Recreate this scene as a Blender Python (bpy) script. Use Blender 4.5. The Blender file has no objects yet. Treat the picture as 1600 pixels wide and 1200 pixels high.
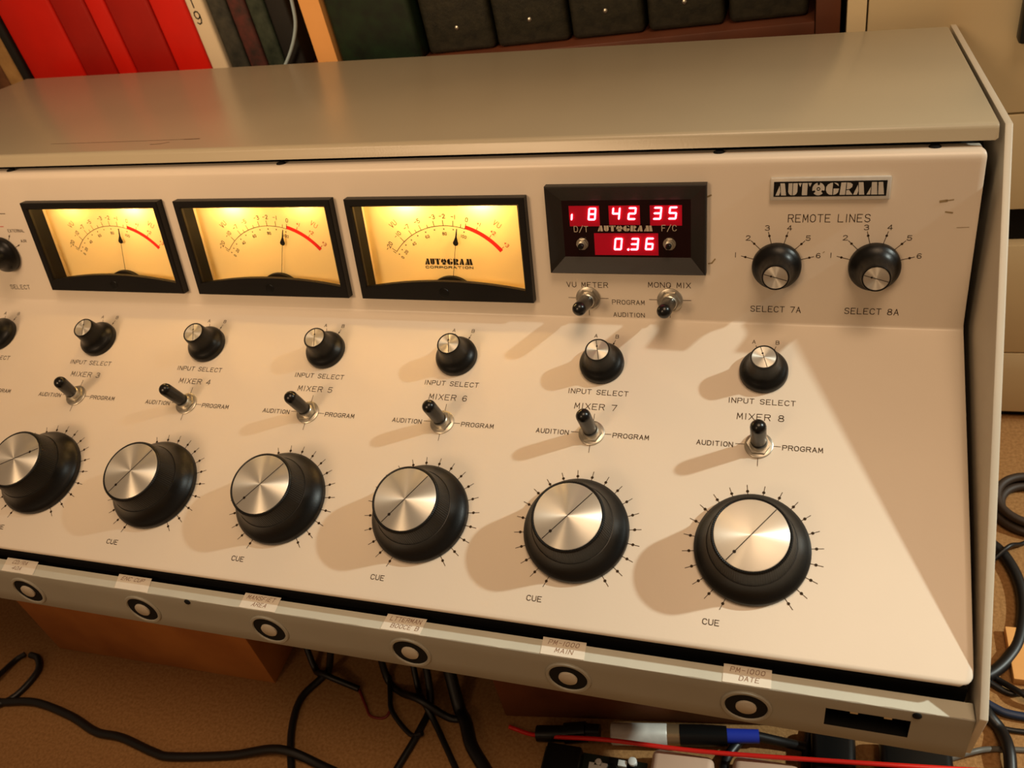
import bpy, bmesh, math, random
from mathutils import Matrix, Vector
random.seed(7)
S = bpy.context.scene
COL = S.collection
PI = math.pi
R = math.radians

# ---------------------------------------------------------------- frames
# world: x along the room, y to the back, z up.  RW turns panel coordinates
# (x right, v up the slope of the lower panel, h out of it) into the world.
RW = Matrix(((0.99936, 0.01398, 0.03300), (0.0, 0.92078, -0.39007), (-0.03584, 0.38983, 0.92019)))
RW4 = RW.to_4x4()
CAM_R = Matrix(((0.9524, 0.1796, -0.2465), (0.0543, -0.8952, -0.4423), (-0.3001, 0.4078, -0.8623)))
B26 = R(26.0)
W26 = Matrix(((1, 0, 0), (0, math.cos(B26), math.sin(B26)), (0, -math.sin(B26), math.cos(B26)))).to_4x4()  # body frame -> panel coords
VB, TH = 0.13403, 0.96408                       # bend line and bend angle between the two panels
U4 = Matrix(((1, 0, 0, 0), (0, math.cos(TH), -math.sin(TH), VB), (0, math.sin(TH), math.cos(TH), 0), (0, 0, 0, 1)))
P = 0.092                                       # mixer pitch

# ---------------------------------------------------------------- camera, light, exposure
cam = bpy.data.cameras.new('camera')
co = bpy.data.objects.new('camera', cam)
COL.objects.link(co)
cam.sensor_width = 36.0
cam.lens = 36.0 * 1345.58 / 1600.0
cam.clip_start = 0.01
m = (RW @ CAM_R.transposed() @ Matrix.Diagonal((1, -1, -1))).to_quaternion().to_matrix().to_4x4()
m.translation = Vector((0.0239, -0.2909, 0.3632))
co.matrix_world = m
cam.dof.use_dof = True
cam.dof.focus_distance = 0.50
cam.dof.aperture_fstop = 15.0
S.camera = co

w = bpy.data.worlds.new('room_glow')
S.world = w
w.use_nodes = True
bg = w.node_tree.nodes['Background']
bg.inputs[0].default_value = (1.0, 0.62, 0.36, 1)
bg.inputs[1].default_value = 0.155

def lamp(name, kind, loc, power, color, size=0.03, target=None, parent=None, sy=None):
    l = bpy.data.lights.new(name, kind)
    l.energy = power
    l.color = color
    if kind == 'AREA':
        l.shape = 'RECTANGLE' if sy else 'SQUARE'
        l.size = size
        if sy: l.size_y = sy
    else:
        l.shadow_soft_size = size
    o = bpy.data.objects.new(name, l)
    COL.objects.link(o)
    o.location = loc
    if target is not None:
        o.rotation_euler = (Vector(target) - Vector(loc)).to_track_quat('-Z', 'Y').to_euler()
    if parent: o.parent = parent
    return o

dl = lamp('wall_lamp', 'SPOT', (2.263, 0.382, 1.711), 315.0, (0.92, 1.0, 0.91), 0.045, (0.50, -0.08, -0.05))
dl.data.spot_size = R(30)
dl.data.spot_blend = 1.0
fl = lamp('added_front_spot', 'SPOT', (-0.75, -1.20, 1.00), 92.0, (1.0, 0.66, 0.38), 0.28, (-0.42, 0.15, 0.33))  # added front-left spot to brighten the upper panel, no known lamp
fl.data.spot_size = R(34)
fl.data.spot_blend = 1.0
lamp('overhead_fill', 'AREA', (0.35, -0.45, 1.9), 17.0, (1.0, 0.68, 0.42), 0.8, (0.1, 0.0, 0.0))  # added soft fill standing in for overhead room light

vs = S.view_settings
S.display_settings.display_device = 'sRGB'
vs.view_transform = 'Standard'
vs.look = 'None'
vs.gamma = 1.0
vs.use_curve_mapping = False
vs.exposure = 0.0

# ---------------------------------------------------------------- materials
def lin(c):
    return tuple(((x / 255) / 12.92 if x / 255 <= .04045 else ((x / 255 + .055) / 1.055) ** 2.4) for x in c)

def mat(name, rgb, rough=0.5, metal=0.0, spec=0.5, var=0.0, scale=20.0, bump=0.0, bscale=200.0, emit=None, estr=0.0, rgb2=None, coat=0.0):
    m = bpy.data.materials.new(name)
    m.use_nodes = True
    nt = m.node_tree
    b = nt.nodes['Principled BSDF']
    c = lin(rgb)
    b.inputs['Base Color'].default_value = (*c, 1)
    b.inputs['Roughness'].default_value = rough
    b.inputs['Metallic'].default_value = metal
    b.inputs['Specular IOR Level'].default_value = spec
    b.inputs['Coat Weight'].default_value = coat
    b.inputs['Coat Roughness'].default_value = 0.15
    tc = nt.nodes.new('ShaderNodeTexCoord')
    if var or rgb2:
        n = nt.nodes.new('ShaderNodeTexNoise')
        n.inputs['Scale'].default_value = scale
        n.inputs['Detail'].default_value = 4
        nt.links.new(tc.outputs['Object'], n.inputs['Vector'])
        r = nt.nodes.new('ShaderNodeValToRGB')
        c2 = lin(rgb2) if rgb2 else tuple(x * (1 - var) for x in c)
        r.color_ramp.elements[0].position = 0.3
        r.color_ramp.elements[1].position = 0.7
        r.color_ramp.elements[0].color = (*c2, 1)
        r.color_ramp.elements[1].color = (*c, 1)
        nt.links.new(n.outputs['Fac'], r.inputs['Fac'])
        nt.links.new(r.outputs['Color'], b.inputs['Base Color'])
    if bump:
        n2 = nt.nodes.new('ShaderNodeTexNoise')
        n2.inputs['Scale'].default_value = bscale
        n2.inputs['Detail'].default_value = 3
        nt.links.new(tc.outputs['Object'], n2.inputs['Vector'])
        bp = nt.nodes.new('ShaderNodeBump')
        bp.inputs['Strength'].default_value = bump
        bp.inputs['Distance'].default_value = 0.001
        nt.links.new(n2.outputs['Fac'], bp.inputs['Height'])
        nt.links.new(bp.outputs['Normal'], b.inputs['Normal'])
    if emit:
        b.inputs['Emission Color'].default_value = (*emit, 1)
        b.inputs['Emission Strength'].default_value = estr
    return m

M = {}
M['cream'] = mat('cream_enamel', (226, 214, 196), 0.34, var=0.04, scale=14, bump=0.03, bscale=500, spec=0.5)
M['grey'] = mat('grey_enamel', (180, 169, 143), 0.31, var=0.06, scale=10, bump=0.05, bscale=700, spec=0.55)
M['plate'] = mat('plate_enamel', (206, 198, 180), 0.42, var=0.07, scale=25, bump=0.05, bscale=600)
M['strip'] = mat('worn_lamplit_paint', (206, 203, 186), 0.55, var=0.06, scale=60, bump=0.05, bscale=500)  # paler than the rail, colour stands in for lamplight on its top
M['bezeldark'] = mat('black_meter_bezel', (15, 13, 11), 0.45, spec=0.3, bump=0.06, bscale=900)
M['lip'] = mat('lip_enamel', (150, 146, 132), 0.5, var=0.08, scale=30, bump=0.06, bscale=500)
M['black'] = mat('black_bakelite', (13, 13, 12), 0.36, spec=0.32, bump=0.04, bscale=900)
M['blackmatte'] = mat('black_matte', (14, 13, 12), 0.8, spec=0.2)
M['bezel'] = mat('black_bezel', (30, 26, 22), 0.5, spec=0.4, bump=0.08, bscale=900)
M['rubber'] = mat('black_sleeve', (11, 11, 11), 0.28, spec=0.45)
M['steel'] = mat('nickel_nut', (200, 194, 180), 0.34, metal=0.9, var=0.15, scale=300)
M['ink'] = mat('brown_ink', (62, 46, 28), 0.6, spec=0.2)
M['inkdark'] = mat('black_ink', (30, 22, 16), 0.6, spec=0.2)
M['inkred'] = mat('red_ink', (196, 40, 30), 0.6, spec=0.2)
M['scaleink'] = mat('scale_ink', (58, 34, 8), 0.7, spec=0.1)
M['scalered'] = mat('scale_red', (214, 38, 30), 0.7, spec=0.1)
M['scaleredthin'] = mat('scale_red_thin', (196, 66, 30), 0.7, spec=0.1)
M['face'] = mat('meter_face', (246, 222, 160), 0.75, spec=0.1)
M['housing'] = mat('meter_housing', (190, 172, 140), 0.5)
M['silverink'] = mat('silver_ink', (186, 172, 152), 0.5, spec=0.3)
M['silver'] = mat('badge_silver', (206, 202, 192), 0.42, metal=0.15, var=0.12, scale=200)
M['ledwin'] = mat('led_window', (26, 3, 4), 0.25, spec=0.3)
M['ledblock'] = mat('led_block', (150, 0, 16), 0.6, spec=0.2, emit=(1.0, 0.0, 0.035), estr=0.11)  # weak emission stands in for the halo of the lit digits
M['led'] = mat('led_segment', (255, 60, 60), 0.5, emit=(1.0, 0.18, 0.24), estr=5.5)
M['paper'] = mat('paper_label', (238, 228, 210), 0.8, spec=0.2, var=0.06, scale=150)
M['pencil'] = mat('faint_pen', (150, 112, 88), 0.8, spec=0.1)
M['button'] = mat('grey_button', (176, 166, 148), 0.35, spec=0.5)
M['wood'] = mat('orange_wood', (190, 122, 58), 0.6, rgb2=(158, 94, 42), scale=18, bump=0.1, bscale=120)
M['woodd'] = mat('dark_wood', (112, 62, 32), 0.55, rgb2=(84, 42, 22), scale=22, bump=0.1, bscale=120)
M['case'] = mat('bookcase_brown', (98, 52, 30), 0.5, rgb2=(72, 38, 22), scale=16)
M['palewood'] = mat('pale_wood', (240, 178, 106), 0.6, rgb2=(222, 160, 88), scale=14)
M['cabinet'] = mat('cabinet_beige', (220, 204, 166), 0.5, var=0.05, scale=12, bump=0.05, bscale=400)
M['floor'] = mat('brown_carpet', (166, 124, 78), 0.95, rgb2=(138, 100, 60), scale=420, bump=0.35, bscale=900, spec=0.1)
M['wall'] = mat('wall_paint', (150, 120, 84), 0.8)
M['cable'] = mat('black_cable', (14, 12, 11), 0.45)
M['browncable'] = mat('brown_cable', (52, 38, 26), 0.6)
M['greycable'] = mat('grey_cable', (92, 88, 80), 0.5)
M['bluecable'] = mat('blue_cable', (26, 38, 62), 0.5)
M['redwire'] = mat('red_wire', (216, 30, 20), 0.4)
M['darkredwire'] = mat('dark_red_wire', (110, 24, 16), 0.5)
M['palecable'] = mat('pale_blue_cable', (150, 170, 176), 0.5)
M['red'] = mat('red_binder', (214, 26, 10), 0.42, var=0.15, scale=20)
M['red2'] = mat('darker_red_binder', (168, 20, 10), 0.42, var=0.2, scale=20)
M['white'] = mat('white_binder', (226, 212, 182), 0.5, var=0.05, scale=20)
M['page'] = mat('pages', (214, 200, 168), 0.9)
M['boxfile'] = mat('black_boxfile', (44, 42, 30), 0.5, rgb2=(26, 26, 18), scale=160, bump=0.2, bscale=500)
M['boxgreen'] = mat('dark_green_box', (18, 40, 20), 0.5, rgb2=(8, 20, 10), scale=90)
M['bk1'] = mat('grey_green_book', (62, 62, 52), 0.6, rgb2=(30, 34, 30), scale=120)
M['bk2'] = mat('dark_red_book', (88, 40, 34), 0.6, rgb2=(44, 30, 26), scale=120)
M['bk3'] = mat('dark_green_book', (54, 64, 50), 0.6, rgb2=(20, 34, 22), scale=120)
M['bk4'] = mat('black_book', (16, 16, 14), 0.6)
M['tan'] = mat('tan_book', (190, 150, 92), 0.6, rgb2=(150, 112, 64), scale=60)
M['brownbk'] = mat('brown_book', (128, 84, 48), 0.7, rgb2=(56, 32, 18), scale=50)
M['plastic'] = mat('pale_plastic', (205, 172, 146), 0.5, var=0.06)
M['pcb'] = mat('green_board', (20, 40, 28), 0.5, rgb2=(10, 20, 16), scale=200)
M['chip'] = mat('white_component', (210, 210, 204), 0.4)
M['brass'] = mat('dull_brass', (176, 148, 110), 0.4, metal=0.8)
M['blue'] = mat('blue_sleeve', (30, 52, 168), 0.45)
M['scuff'] = mat('scuff_mark', (150, 130, 92), 0.7)
M['scratch'] = mat('dark_scratch', (96, 62, 44), 0.7)

def spun():
    m = mat('spun_aluminium', (222, 218, 206), 0.44, metal=0.75)
    nt = m.node_tree
    b = nt.nodes['Principled BSDF']
    b.inputs['Anisotropic'].default_value = 0.9
    b.inputs['Anisotropic Rotation'].default_value = 0.25
    t = nt.nodes.new('ShaderNodeTangent')
    t.direction_type = 'RADIAL'
    t.axis = 'Z'
    nt.links.new(t.outputs['Tangent'], b.inputs['Tangent'])
    return m
M['spun'] = spun()

def knurl():
    m = mat('knurled_bakelite', (13, 13, 12), 0.4, spec=0.3)
    nt = m.node_tree
    b = nt.nodes['Principled BSDF']
    tc = nt.nodes.new('ShaderNodeTexCoord')
    g = nt.nodes.new('ShaderNodeTexGradient')
    g.gradient_type = 'RADIAL'
    nt.links.new(tc.outputs['Object'], g.inputs['Vector'])
    mu = nt.nodes.new('ShaderNodeMath'); mu.operation = 'MULTIPLY'; mu.inputs[1].default_value = 2 * PI * 110
    si = nt.nodes.new('ShaderNodeMath'); si.operation = 'SINE'
    nt.links.new(g.outputs['Fac'], mu.inputs[0])
    nt.links.new(mu.outputs[0], si.inputs[0])
    bp = nt.nodes.new('ShaderNodeBump')
    bp.inputs['Strength'].default_value = 0.25
    bp.inputs['Distance'].default_value = 0.0004
    nt.links.new(si.outputs[0], bp.inputs['Height'])
    nt.links.new(bp.outputs['Normal'], b.inputs['Normal'])
    return m
M['knurl'] = knurl()

def glass():
    m = bpy.data.materials.new('meter_window')
    m.use_nodes = True
    nt = m.node_tree
    nt.nodes.remove(nt.nodes['Principled BSDF'])
    out = nt.nodes['Material Output']
    t = nt.nodes.new('ShaderNodeBsdfTransparent')
    g = nt.nodes.new('ShaderNodeBsdfGlossy')
    g.inputs['Roughness'].default_value = 0.08
    fr = nt.nodes.new('ShaderNodeFresnel')
    fr.inputs['IOR'].default_value = 1.3
    mx = nt.nodes.new('ShaderNodeMixShader')
    nt.links.new(fr.outputs[0], mx.inputs[0])
    nt.links.new(t.outputs[0], mx.inputs[1])
    nt.links.new(g.outputs[0], mx.inputs[2])
    nt.links.new(mx.outputs[0], out.inputs['Surface'])
    return m
M['glass'] = glass()

# ---------------------------------------------------------------- mesh builder
class MB:
    def __init__(s): s.v = []; s.f = []
    def add(s, vs, fs, T=None):
        n = len(s.v)
        s.v += [tuple(T @ Vector(p)) if T else tuple(p) for p in vs]
        s.f += [tuple(i + n for i in f) for f in fs]
        return s
    def box(s, x0, x1, y0, y1, z0, z1, T=None):
        return s.add([(x0, y0, z0), (x1, y0, z0), (x1, y1, z0), (x0, y1, z0), (x0, y0, z1), (x1, y0, z1), (x1, y1, z1), (x0, y1, z1)],
                     [(0, 3, 2, 1), (4, 5, 6, 7), (0, 1, 5, 4), (1, 2, 6, 5), (2, 3, 7, 6), (3, 0, 4, 7)], T)
    def flat(s, poly, z=0.0, T=None):
        return s.add([(x, y, z) for x, y in poly], [tuple(range(len(poly)))], T)
    def prism(s, poly, z0, z1, T=None):
        n = len(poly)
        vs = [(x, y, z0) for x, y in poly] + [(x, y, z1) for x, y in poly]
        fs = [tuple(range(n - 1, -1, -1)), tuple(range(n, 2 * n))] + [(i, (i + 1) % n, n + (i + 1) % n, n + i) for i in range(n)]
        return s.add(vs, fs, T)
    def lathe(s, prof, n=48, T=None, cap0=True, cap1=True):
        vs, fs = [], []
        for r, z in prof:
            for k in range(n):
                a = 2 * PI * k / n
                vs.append((r * math.cos(a), r * math.sin(a), z))
        for j in range(len(prof) - 1):
            for k in range(n):
                k2 = (k + 1) % n
                fs.append((j * n + k, j * n + k2, (j + 1) * n + k2, (j + 1) * n + k))
        if cap0: fs.append(tuple(range(n - 1, -1, -1)))
        if cap1: fs.append(tuple((len(prof) - 1) * n + k for k in range(n)))
        return s.add(vs, fs, T)
    def tube(s, pts, r, n=10, sub=6, smooth=True):
        pts = [Vector(p) for p in pts]
        if smooth and len(pts) > 2:
            q = [pts[0] * 2 - pts[1]] + pts + [pts[-1] * 2 - pts[-2]]
            o = []
            for i in range(1, len(q) - 2):
                a, b, c, d = q[i - 1:i + 3]
                for k in range(sub):
                    t = k / sub
                    o.append(0.5 * ((2 * b) + (c - a) * t + (2 * a - 5 * b + 4 * c - d) * t * t + (3 * b - a - 3 * c + d) * t ** 3))
            o.append(pts[-1]); pts = o
        vs, fs = [], []
        up = Vector((0, 0, 1))
        for i, p in enumerate(pts):
            t = (pts[min(i + 1, len(pts) - 1)] - pts[max(i - 1, 0)]).normalized()
            x = t.cross(up)
            if x.length < 1e-3: x = t.cross(Vector((1, 0, 0)))
            x.normalize(); y = x.cross(t); up = y
            for k in range(n):
                a = 2 * PI * k / n
                vs.append(p + x * (r * math.cos(a)) + y * (r * math.sin(a)))
        for i in range(len(pts) - 1):
            for k in range(n):
                k2 = (k + 1) % n
                fs.append((i * n + k, i * n + k2, (i + 1) * n + k2, (i + 1) * n + k))
        fs.append(tuple(range(n - 1, -1, -1))); fs.append(tuple((len(pts) - 1) * n + k for k in range(n)))
        return s.add(vs, fs)
    def seg(s, a, b, w, z=0.0, T=None):
        a = Vector(a); b = Vector(b); d = b - a
        if d.length < 1e-9: return s
        d.normalize(); e = d * (w * .5); n = Vector((-d.y, d.x)) * (w * .5)
        a = a - e; b = b + e
        return s.flat([a - n, b - n, b + n, a + n], z, T)
    def disc(s, c, r, z=0.0, n=16, T=None):
        return s.flat([(c[0] + r * math.cos(2 * PI * k / n), c[1] + r * math.sin(2 * PI * k / n)) for k in range(n)], z, T)
    def build(s, name, m, parent=None, T=None, bevel=0.0, smooth=40.0, segs=2, origin=None):
        me = bpy.data.meshes.new(name)
        vs = s.v if origin is None else [tuple(Vector(p) - Vector(origin)) for p in s.v]
        me.from_pydata(vs, [], s.f)
        bm = bmesh.new(); bm.from_mesh(me)
        if bevel:
            bmesh.ops.remove_doubles(bm, verts=bm.verts, dist=1e-6)
            ed = [e for e in bm.edges if len(e.link_faces) == 2 and e.calc_face_angle(0) > R(30)]
            bmesh.ops.bevel(bm, geom=ed, offset=bevel, segments=segs, affect='EDGES', profile=0.5, clamp_overlap=True)
        bm.to_mesh(me); bm.free()
        me.materials.append(m)
        me.shade_smooth() if smooth else None
        if smooth: me.set_sharp_from_angle(angle=R(smooth))
        o = bpy.data.objects.new(name, me)
        COL.objects.link(o)
        if parent: o.parent = parent
        if T is not None: o.matrix_basis = T
        if origin is not None: o.location = origin
        return o

def tag(o, label=None, cat=None, group=None, kind=None):
    if label: o['label'] = label
    if cat: o['category'] = cat
    if group: o['group'] = group
    if kind: o['kind'] = kind
    return o

def empty(name, loc, label, cat, group=None):
    o = bpy.data.objects.new(name, None)
    o.empty_display_size = 0.02
    COL.objects.link(o)
    o.location = loc
    return tag(o, label, cat, group)

T_ = Matrix.Translation

# ---------------------------------------------------------------- lettering
GL = {
 'A': '0 0 2 6 4 0;.7 2 3.3 2', 'B': '0 0 0 6 2.8 6 3.7 5.5 3.7 3.8 2.8 3.2 0 3.2;2.8 3.2 4 2.6 4 .6 3 0 0 0',
 'C': '4 4.8 3.2 5.8 2 6 .8 5.6 0 4.4 0 1.6 .8 .4 2 0 3.2 .2 4 1.2', 'D': '0 0 0 6 2.4 6 3.6 5.2 4 3.8 4 2.2 3.6 .8 2.4 0 0 0',
 'E': '3.8 0 0 0 0 6 3.8 6;0 3.1 3 3.1', 'F': '0 0 0 6 3.8 6;0 3.1 3 3.1',
 'G': '4 4.8 3.2 5.8 2 6 .8 5.6 0 4.4 0 1.6 .8 .4 2 0 3.2 .2 4 1 4 2.6 2.4 2.6', 'H': '0 0 0 6;4 0 4 6;0 3.1 4 3.1', 'I': '2 0 2 6',
 'K': '0 0 0 6;4 6 0 2.4;1.4 3.6 4 0', 'L': '0 6 0 0 3.8 0', 'M': '0 0 .3 6 2 1.6 3.7 6 4 0', 'N': '0 0 0 6 4 0 4 6',
 'O': '2 0 .8 .4 0 1.6 0 4.4 .8 5.6 2 6 3.2 5.6 4 4.4 4 1.6 3.2 .4 2 0', 'P': '0 0 0 6 3 6 4 5.3 4 3.6 3 2.9 0 2.9',
 'R': '0 0 0 6 3 6 4 5.3 4 3.8 3 3.1 0 3.1;2.4 3.1 4 0', 'S': '3.9 5 3.2 5.8 2 6 .7 5.7 .1 4.8 .5 3.6 3.5 2.5 3.9 1.3 3.2 .3 2 0 .7 .3 0 1.1',
 'T': '0 6 4 6;2 0 2 6', 'U': '0 6 0 1.6 .7 .4 2 0 3.3 .4 4 1.6 4 6', 'V': '0 6 2 0 4 6', 'W': '0 6 1 0 2 4 3 0 4 6', 'X': '0 0 4 6;0 6 4 0', 'Y': '0 6 2 3 4 6;2 3 2 0',
 '0': '2 0 .8 .4 .2 1.6 .2 4.4 .8 5.6 2 6 3.2 5.6 3.8 4.4 3.8 1.6 3.2 .4 2 0', '1': '2 0 2 6', '2': '.1 4.6 .6 5.6 2 6 3.4 5.5 3.8 4.4 3.2 3.2 0 0 4 0',
 '3': '.2 5.2 1 5.9 2.4 6 3.6 5.3 3.6 3.9 2.6 3.2 1.6 3.2;2.6 3.2 3.9 2.4 3.9 .9 2.8 .1 1.2 0 .1 .8', '4': '3 0 3 6 0 1.8 4 1.8',
 '5': '3.7 6 .5 6 .3 3.3 2 3.7 3.4 3.2 3.9 2 3.4 .6 2 0 .6 .3 0 1', '6': '3.6 5.3 2.4 6 1 5.5 .2 3.8 .2 1.6 1 .3 2.2 0 3.4 .5 3.8 1.8 3.3 3 2.2 3.5 1 3.1 .3 2',
 '7': '0 6 4 6 1.4 0', '8': '2 3.2 .6 3.8 .3 4.8 .9 5.8 2 6 3.1 5.8 3.7 4.8 3.4 3.8 2 3.2 .4 2.5 0 1.4 .6 .3 2 0 3.4 .3 4 1.4 3.6 2.5 2 3.2',
 '9': '.4 .7 1.6 0 3 .5 3.8 2.2 3.8 4.4 3 5.7 1.8 6 .6 5.5 .2 4.2 .7 3 1.8 2.5 3 2.9 3.7 4', '-': '.5 3 3.5 3', '+': '.5 3 3.5 3;2 1.5 2 4.5', '/': '0 -.6 4 6.6', '.': '1.8 0 2.2 0', ' ': '',
}
NARROW = {'I': (1.2, 1.4), '1': (1.2, 1.4), '.': (1.4, 1.3)}

def strokes(mb, s, x0, x1, y0, H, wd, z=0.0, T=None, gap=1.9):
    adv = []
    for ch in s:
        adv.append((NARROW[ch][0] if ch in NARROW else (2.4 if ch == ' ' else 4.0)))
    tot = sum(adv) + gap * (len(s) - 1)
    k = (x1 - x0) / tot if x1 is not None else H / 6 * 0.9
    if x1 is None: x0 = x0 - tot * k / 2
    x = x0
    for ch, a in zip(s, adv):
        off = (a - 4.0) / 2 if ch in NARROW else 0.0
        for st in GL[ch].split(';'):
            c = [float(t) for t in st.split()]
            pts = [(x + (c[i] + off) * k, y0 + c[i + 1] * H / 6) for i in range(0, len(c), 2)]
            for p, q in zip(pts, pts[1:]): mb.seg(p, q, wd, z, T)
        x += (a + gap) * k
    return mb

# stencil deco letters of the maker's nameplate, unit height, by x range
LOGO = [
 [(.00, 0), (.21, 0), (.27, .30), (.215, .80)], [(.25, 1), (.50, 1), (.60, 0), (.32, 0)],                         # A
 [(.71, 1), (.93, 1), (.93, 0), (.84, .03), (.76, .12), (.71, .28)], [(.97, 1), (1.22, 1), (1.22, .28), (1.17, .12), (1.09, .03), (.97, 0)],   # U
 [(1.26, 1), (1.44, 1), (1.37, .68)], [(1.48, 1), (1.77, 1), (1.77, 0), (1.48, 0)], [(1.81, 1), (2.0, 1), (1.90, .68)],                          # T
 [(3.15, 1), (3.02, .97), (2.88, .85), (2.80, .66), (2.79, .40), (2.86, .16), (2.98, .03), (3.15, 0)], [(3.20, 1), (3.34, .98), (3.44, .9), (3.48, .70)],
 [(3.20, .52), (3.50, .52), (3.46, .22), (3.36, .06), (3.20, 0)],                                                                            # G
 [(3.55, 0), (3.85, 0), (3.87, 1), (3.60, 1)], [(3.91, 1), (4.10, .97), (4.22, .84), (4.20, .62), (4.08, .48), (3.91, .42)], [(3.90, .36), (4.04, .40), (4.25, 0), (3.90, 0)],  # R
 [(4.28, 0), (4.49, 0), (4.55, .30), (4.50, .80)], [(4.53, 1), (4.78, 1), (4.88, 0), (4.60, 0)],                  # A
 [(5.00, 0), (5.19, 0), (5.20, .62)], [(5.23, 1), (5.50, 1), (5.57, 0), (5.24, 0)], [(5.58, 1), (5.82, 1), (5.93, 0), (5.62, 0)],            # M
]
def logo(mb, x0, x1, y0, H, z=0.0):
    k = (x1 - x0) / 5.93
    for p in LOGO: mb.flat([(x0 + x * k, y0 + y * H) for x, y in p], z)
    cx, cy, rx, ry = x0 + 2.38 * k, y0 + .5 * H, .34 * k, .52 * H
    for a0 in (90, 210, 330):                               # reel with three notches
        pr = []
        for t in range(13): a = R(a0 + 13 + (120 - 26) * t / 12); pr.append((cx + rx * math.cos(a), cy + ry * math.sin(a)))
        for t in range(12, -1, -1): a = R(a0 + 13 + (120 - 26) * t / 12); pr.append((cx + rx * .58 * math.cos(a), cy + ry * .58 * math.sin(a)))
        n = len(pr)
        for t in range(12): mb.flat([pr[t], pr[t + 1], pr[n - 2 - t], pr[n - 1 - t]], z)
    for t in range(24):
        a, b = 2 * PI * t / 24, 2 * PI * (t + 1) / 24
        mb.flat([(cx + rx * q * math.cos(c), cy + ry * q * math.sin(c)) for q, c in ((.3, a), (.62, a), (.62, b), (.3, b))], z)
    mb.disc((cx, cy), rx * .16, z)
    return mb

# ================================================================ SETTING
FZ = -0.25
mb = MB(); mb.box(-2.6, 3.0, -1.8, 1.3, FZ - .05, FZ)
tag(mb.build('floor', M['floor'], smooth=0), kind='structure')
mb = MB(); mb.box(-2.6, 3.0, 1.25, 1.30, FZ, 2.2)
tag(mb.build('wall_back', M['wall'], smooth=0), kind='structure')

# ================================================================ MIXING CONSOLE
XL, XR = -0.712, 0.1045
base_L = W26 @ Vector((-0.30, 0.16, -0.0705))
root = empty('mixing_console', RW @ base_L, 'grey and cream audio mixing console with rows of black knobs and lit meters', 'mixing console')
root.matrix_world = T_(RW @ base_L) @ RW4
OFF = T_(-base_L)
LF = OFF                       # lower panel frame
UF = OFF @ U4                  # upper panel frame
WF = OFF @ W26                 # body frame

# --- hood
prof = [(.1411, .1569), (.1434, .1618), (.1439, .1632), (.1450, .1641), (.1468, .1643), (.20, .1604), (.3530, .1488), (.3544, .1478), (.3544, -.068),
        (.3529, -.068), (.3529, .1468), (.1470, .1625), (.1452, .1618), (.1428, .1569)]
mb = MB(); n = len(prof)
xs = [XL, XL + .0012, XR - .0012, XR]
for i, x in enumerate(xs):
    e = .0006 if i in (0, 3) else 0
    for k, (y, z) in enumerate(prof):
        t = (XR - x) / (XR - XL)
        yy = y + (.0196 * t * max(0, (y - .15) / .2044))
        zz = z - (e if 2 <= k <= 6 else 0)
        if k == 0 and i == 3: zz += .0012
        mb.v.append((x, yy, zz))
for i in range(3):
    for k in range(n):
        k2 = (k + 1) % n
        mb.f.append((i * n + k, (i + 1) * n + k, (i + 1) * n + k2, i * n + k2))
mb.f += [tuple(range(n)), tuple(3 * n + k for k in range(n - 1, -1, -1))]
hood = tag(mb.build('hood', M['grey'], root, WF), 'glossy warm grey hood')
def hood_mark(name, pts, wd, m):
    mb = MB()
    for p, q in zip(pts, pts[1:]): mb.seg(p, q, wd)
    mb.v = [(x, y, .1643 - (y - .1468) * .0752 + .00012) for x, y, z in mb.v]
    mb.build(name, M[m], hood, None, smooth=0)
hood_mark('scratch', [(-.498, .1657), (-.458, .1652), (-.41, .1650), (-.372, .1653)], .0006, 'scratch')
hood_mark('scratch', [(-.3835, .1650), (-.3722, .1653)], .0011, 'scratch')
hood_mark('scratch', [(-.4054, .1566), (-.398, .1572), (-.3927, .1600)], .0007, 'scratch')
for (x, y), wd, m in (((-.1190, .2783), .0012, 'scratch'), ((-.1205, .1951), .0016, 'scratch'), ((-.2361, .3341), .0008, 'silverink'), ((-.2485, .1571), .0008, 'silverink')):
    hood_mark('chip', [(x, y), (x + wd * 1.8, y + wd * .3)], wd, m)
# --- side plates
def side_plate(inner, dx, name):
    mb = MB(); n = len(inner)
    mb.v = [tuple(p) for p in inner] + [(p[0] + dx, p[1], p[2]) for p in inner]
    mb.f = [tuple(range(n)), tuple(range(2 * n - 1, n - 1, -1))] + [(i, n + i, n + (i + 1) % n, (i + 1) % n) for i in range(n)]
    o = mb.build(name, M['plate'], root, LF, bevel=.0005)
    return o
b5 = W26 @ Vector((.1028, -.0500, -.0720)); b4 = W26 @ Vector((.1050, .366, -.0720))
inner = [Vector((.1030, -.0655, -.0040)), Vector((.1085, .2075, .0775)), Vector((.1068, .3912, -.0272)), b4, b5]
tag(side_plate(inner, .0037, 'side_panel'), 'light grey end plate at the right side')
innl = [Vector((XL - .0008, p.y, p.z)) for p in inner]
side_plate(innl, -.0044, 'side_panel')

# --- dark chassis below the panels
def Lw(v, h): p = W26.inverted() @ Vector((0, v, h)); return (p.y, p.z)
def Uw(v, h): p = W26.inverted() @ (U4 @ Vector((0, v, h))); return (p.y, p.z)
poly = [(-.0405, -.0690), (-.0405, -.0345), Lw(-.036, -.0085), Lw(.128, -.0095), Uw(.004, -.0150), Uw(.094, -.0150), (.1700, .1560), (.3500, .1430), (.3500, -.0690)]
mb = MB(); n = len(poly)
mb.v = [(XL + .002, y, z) for y, z in poly] + [(.1006, y, z) for y, z in poly]
mb.f = [tuple(range(n - 1, -1, -1)), tuple(range(n, 2 * n))] + [(i, (i + 1) % n, n + (i + 1) % n, n + i) for i in range(n)]
mb.build('chassis', M['blackmatte'], root, WF, smooth=0)

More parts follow.
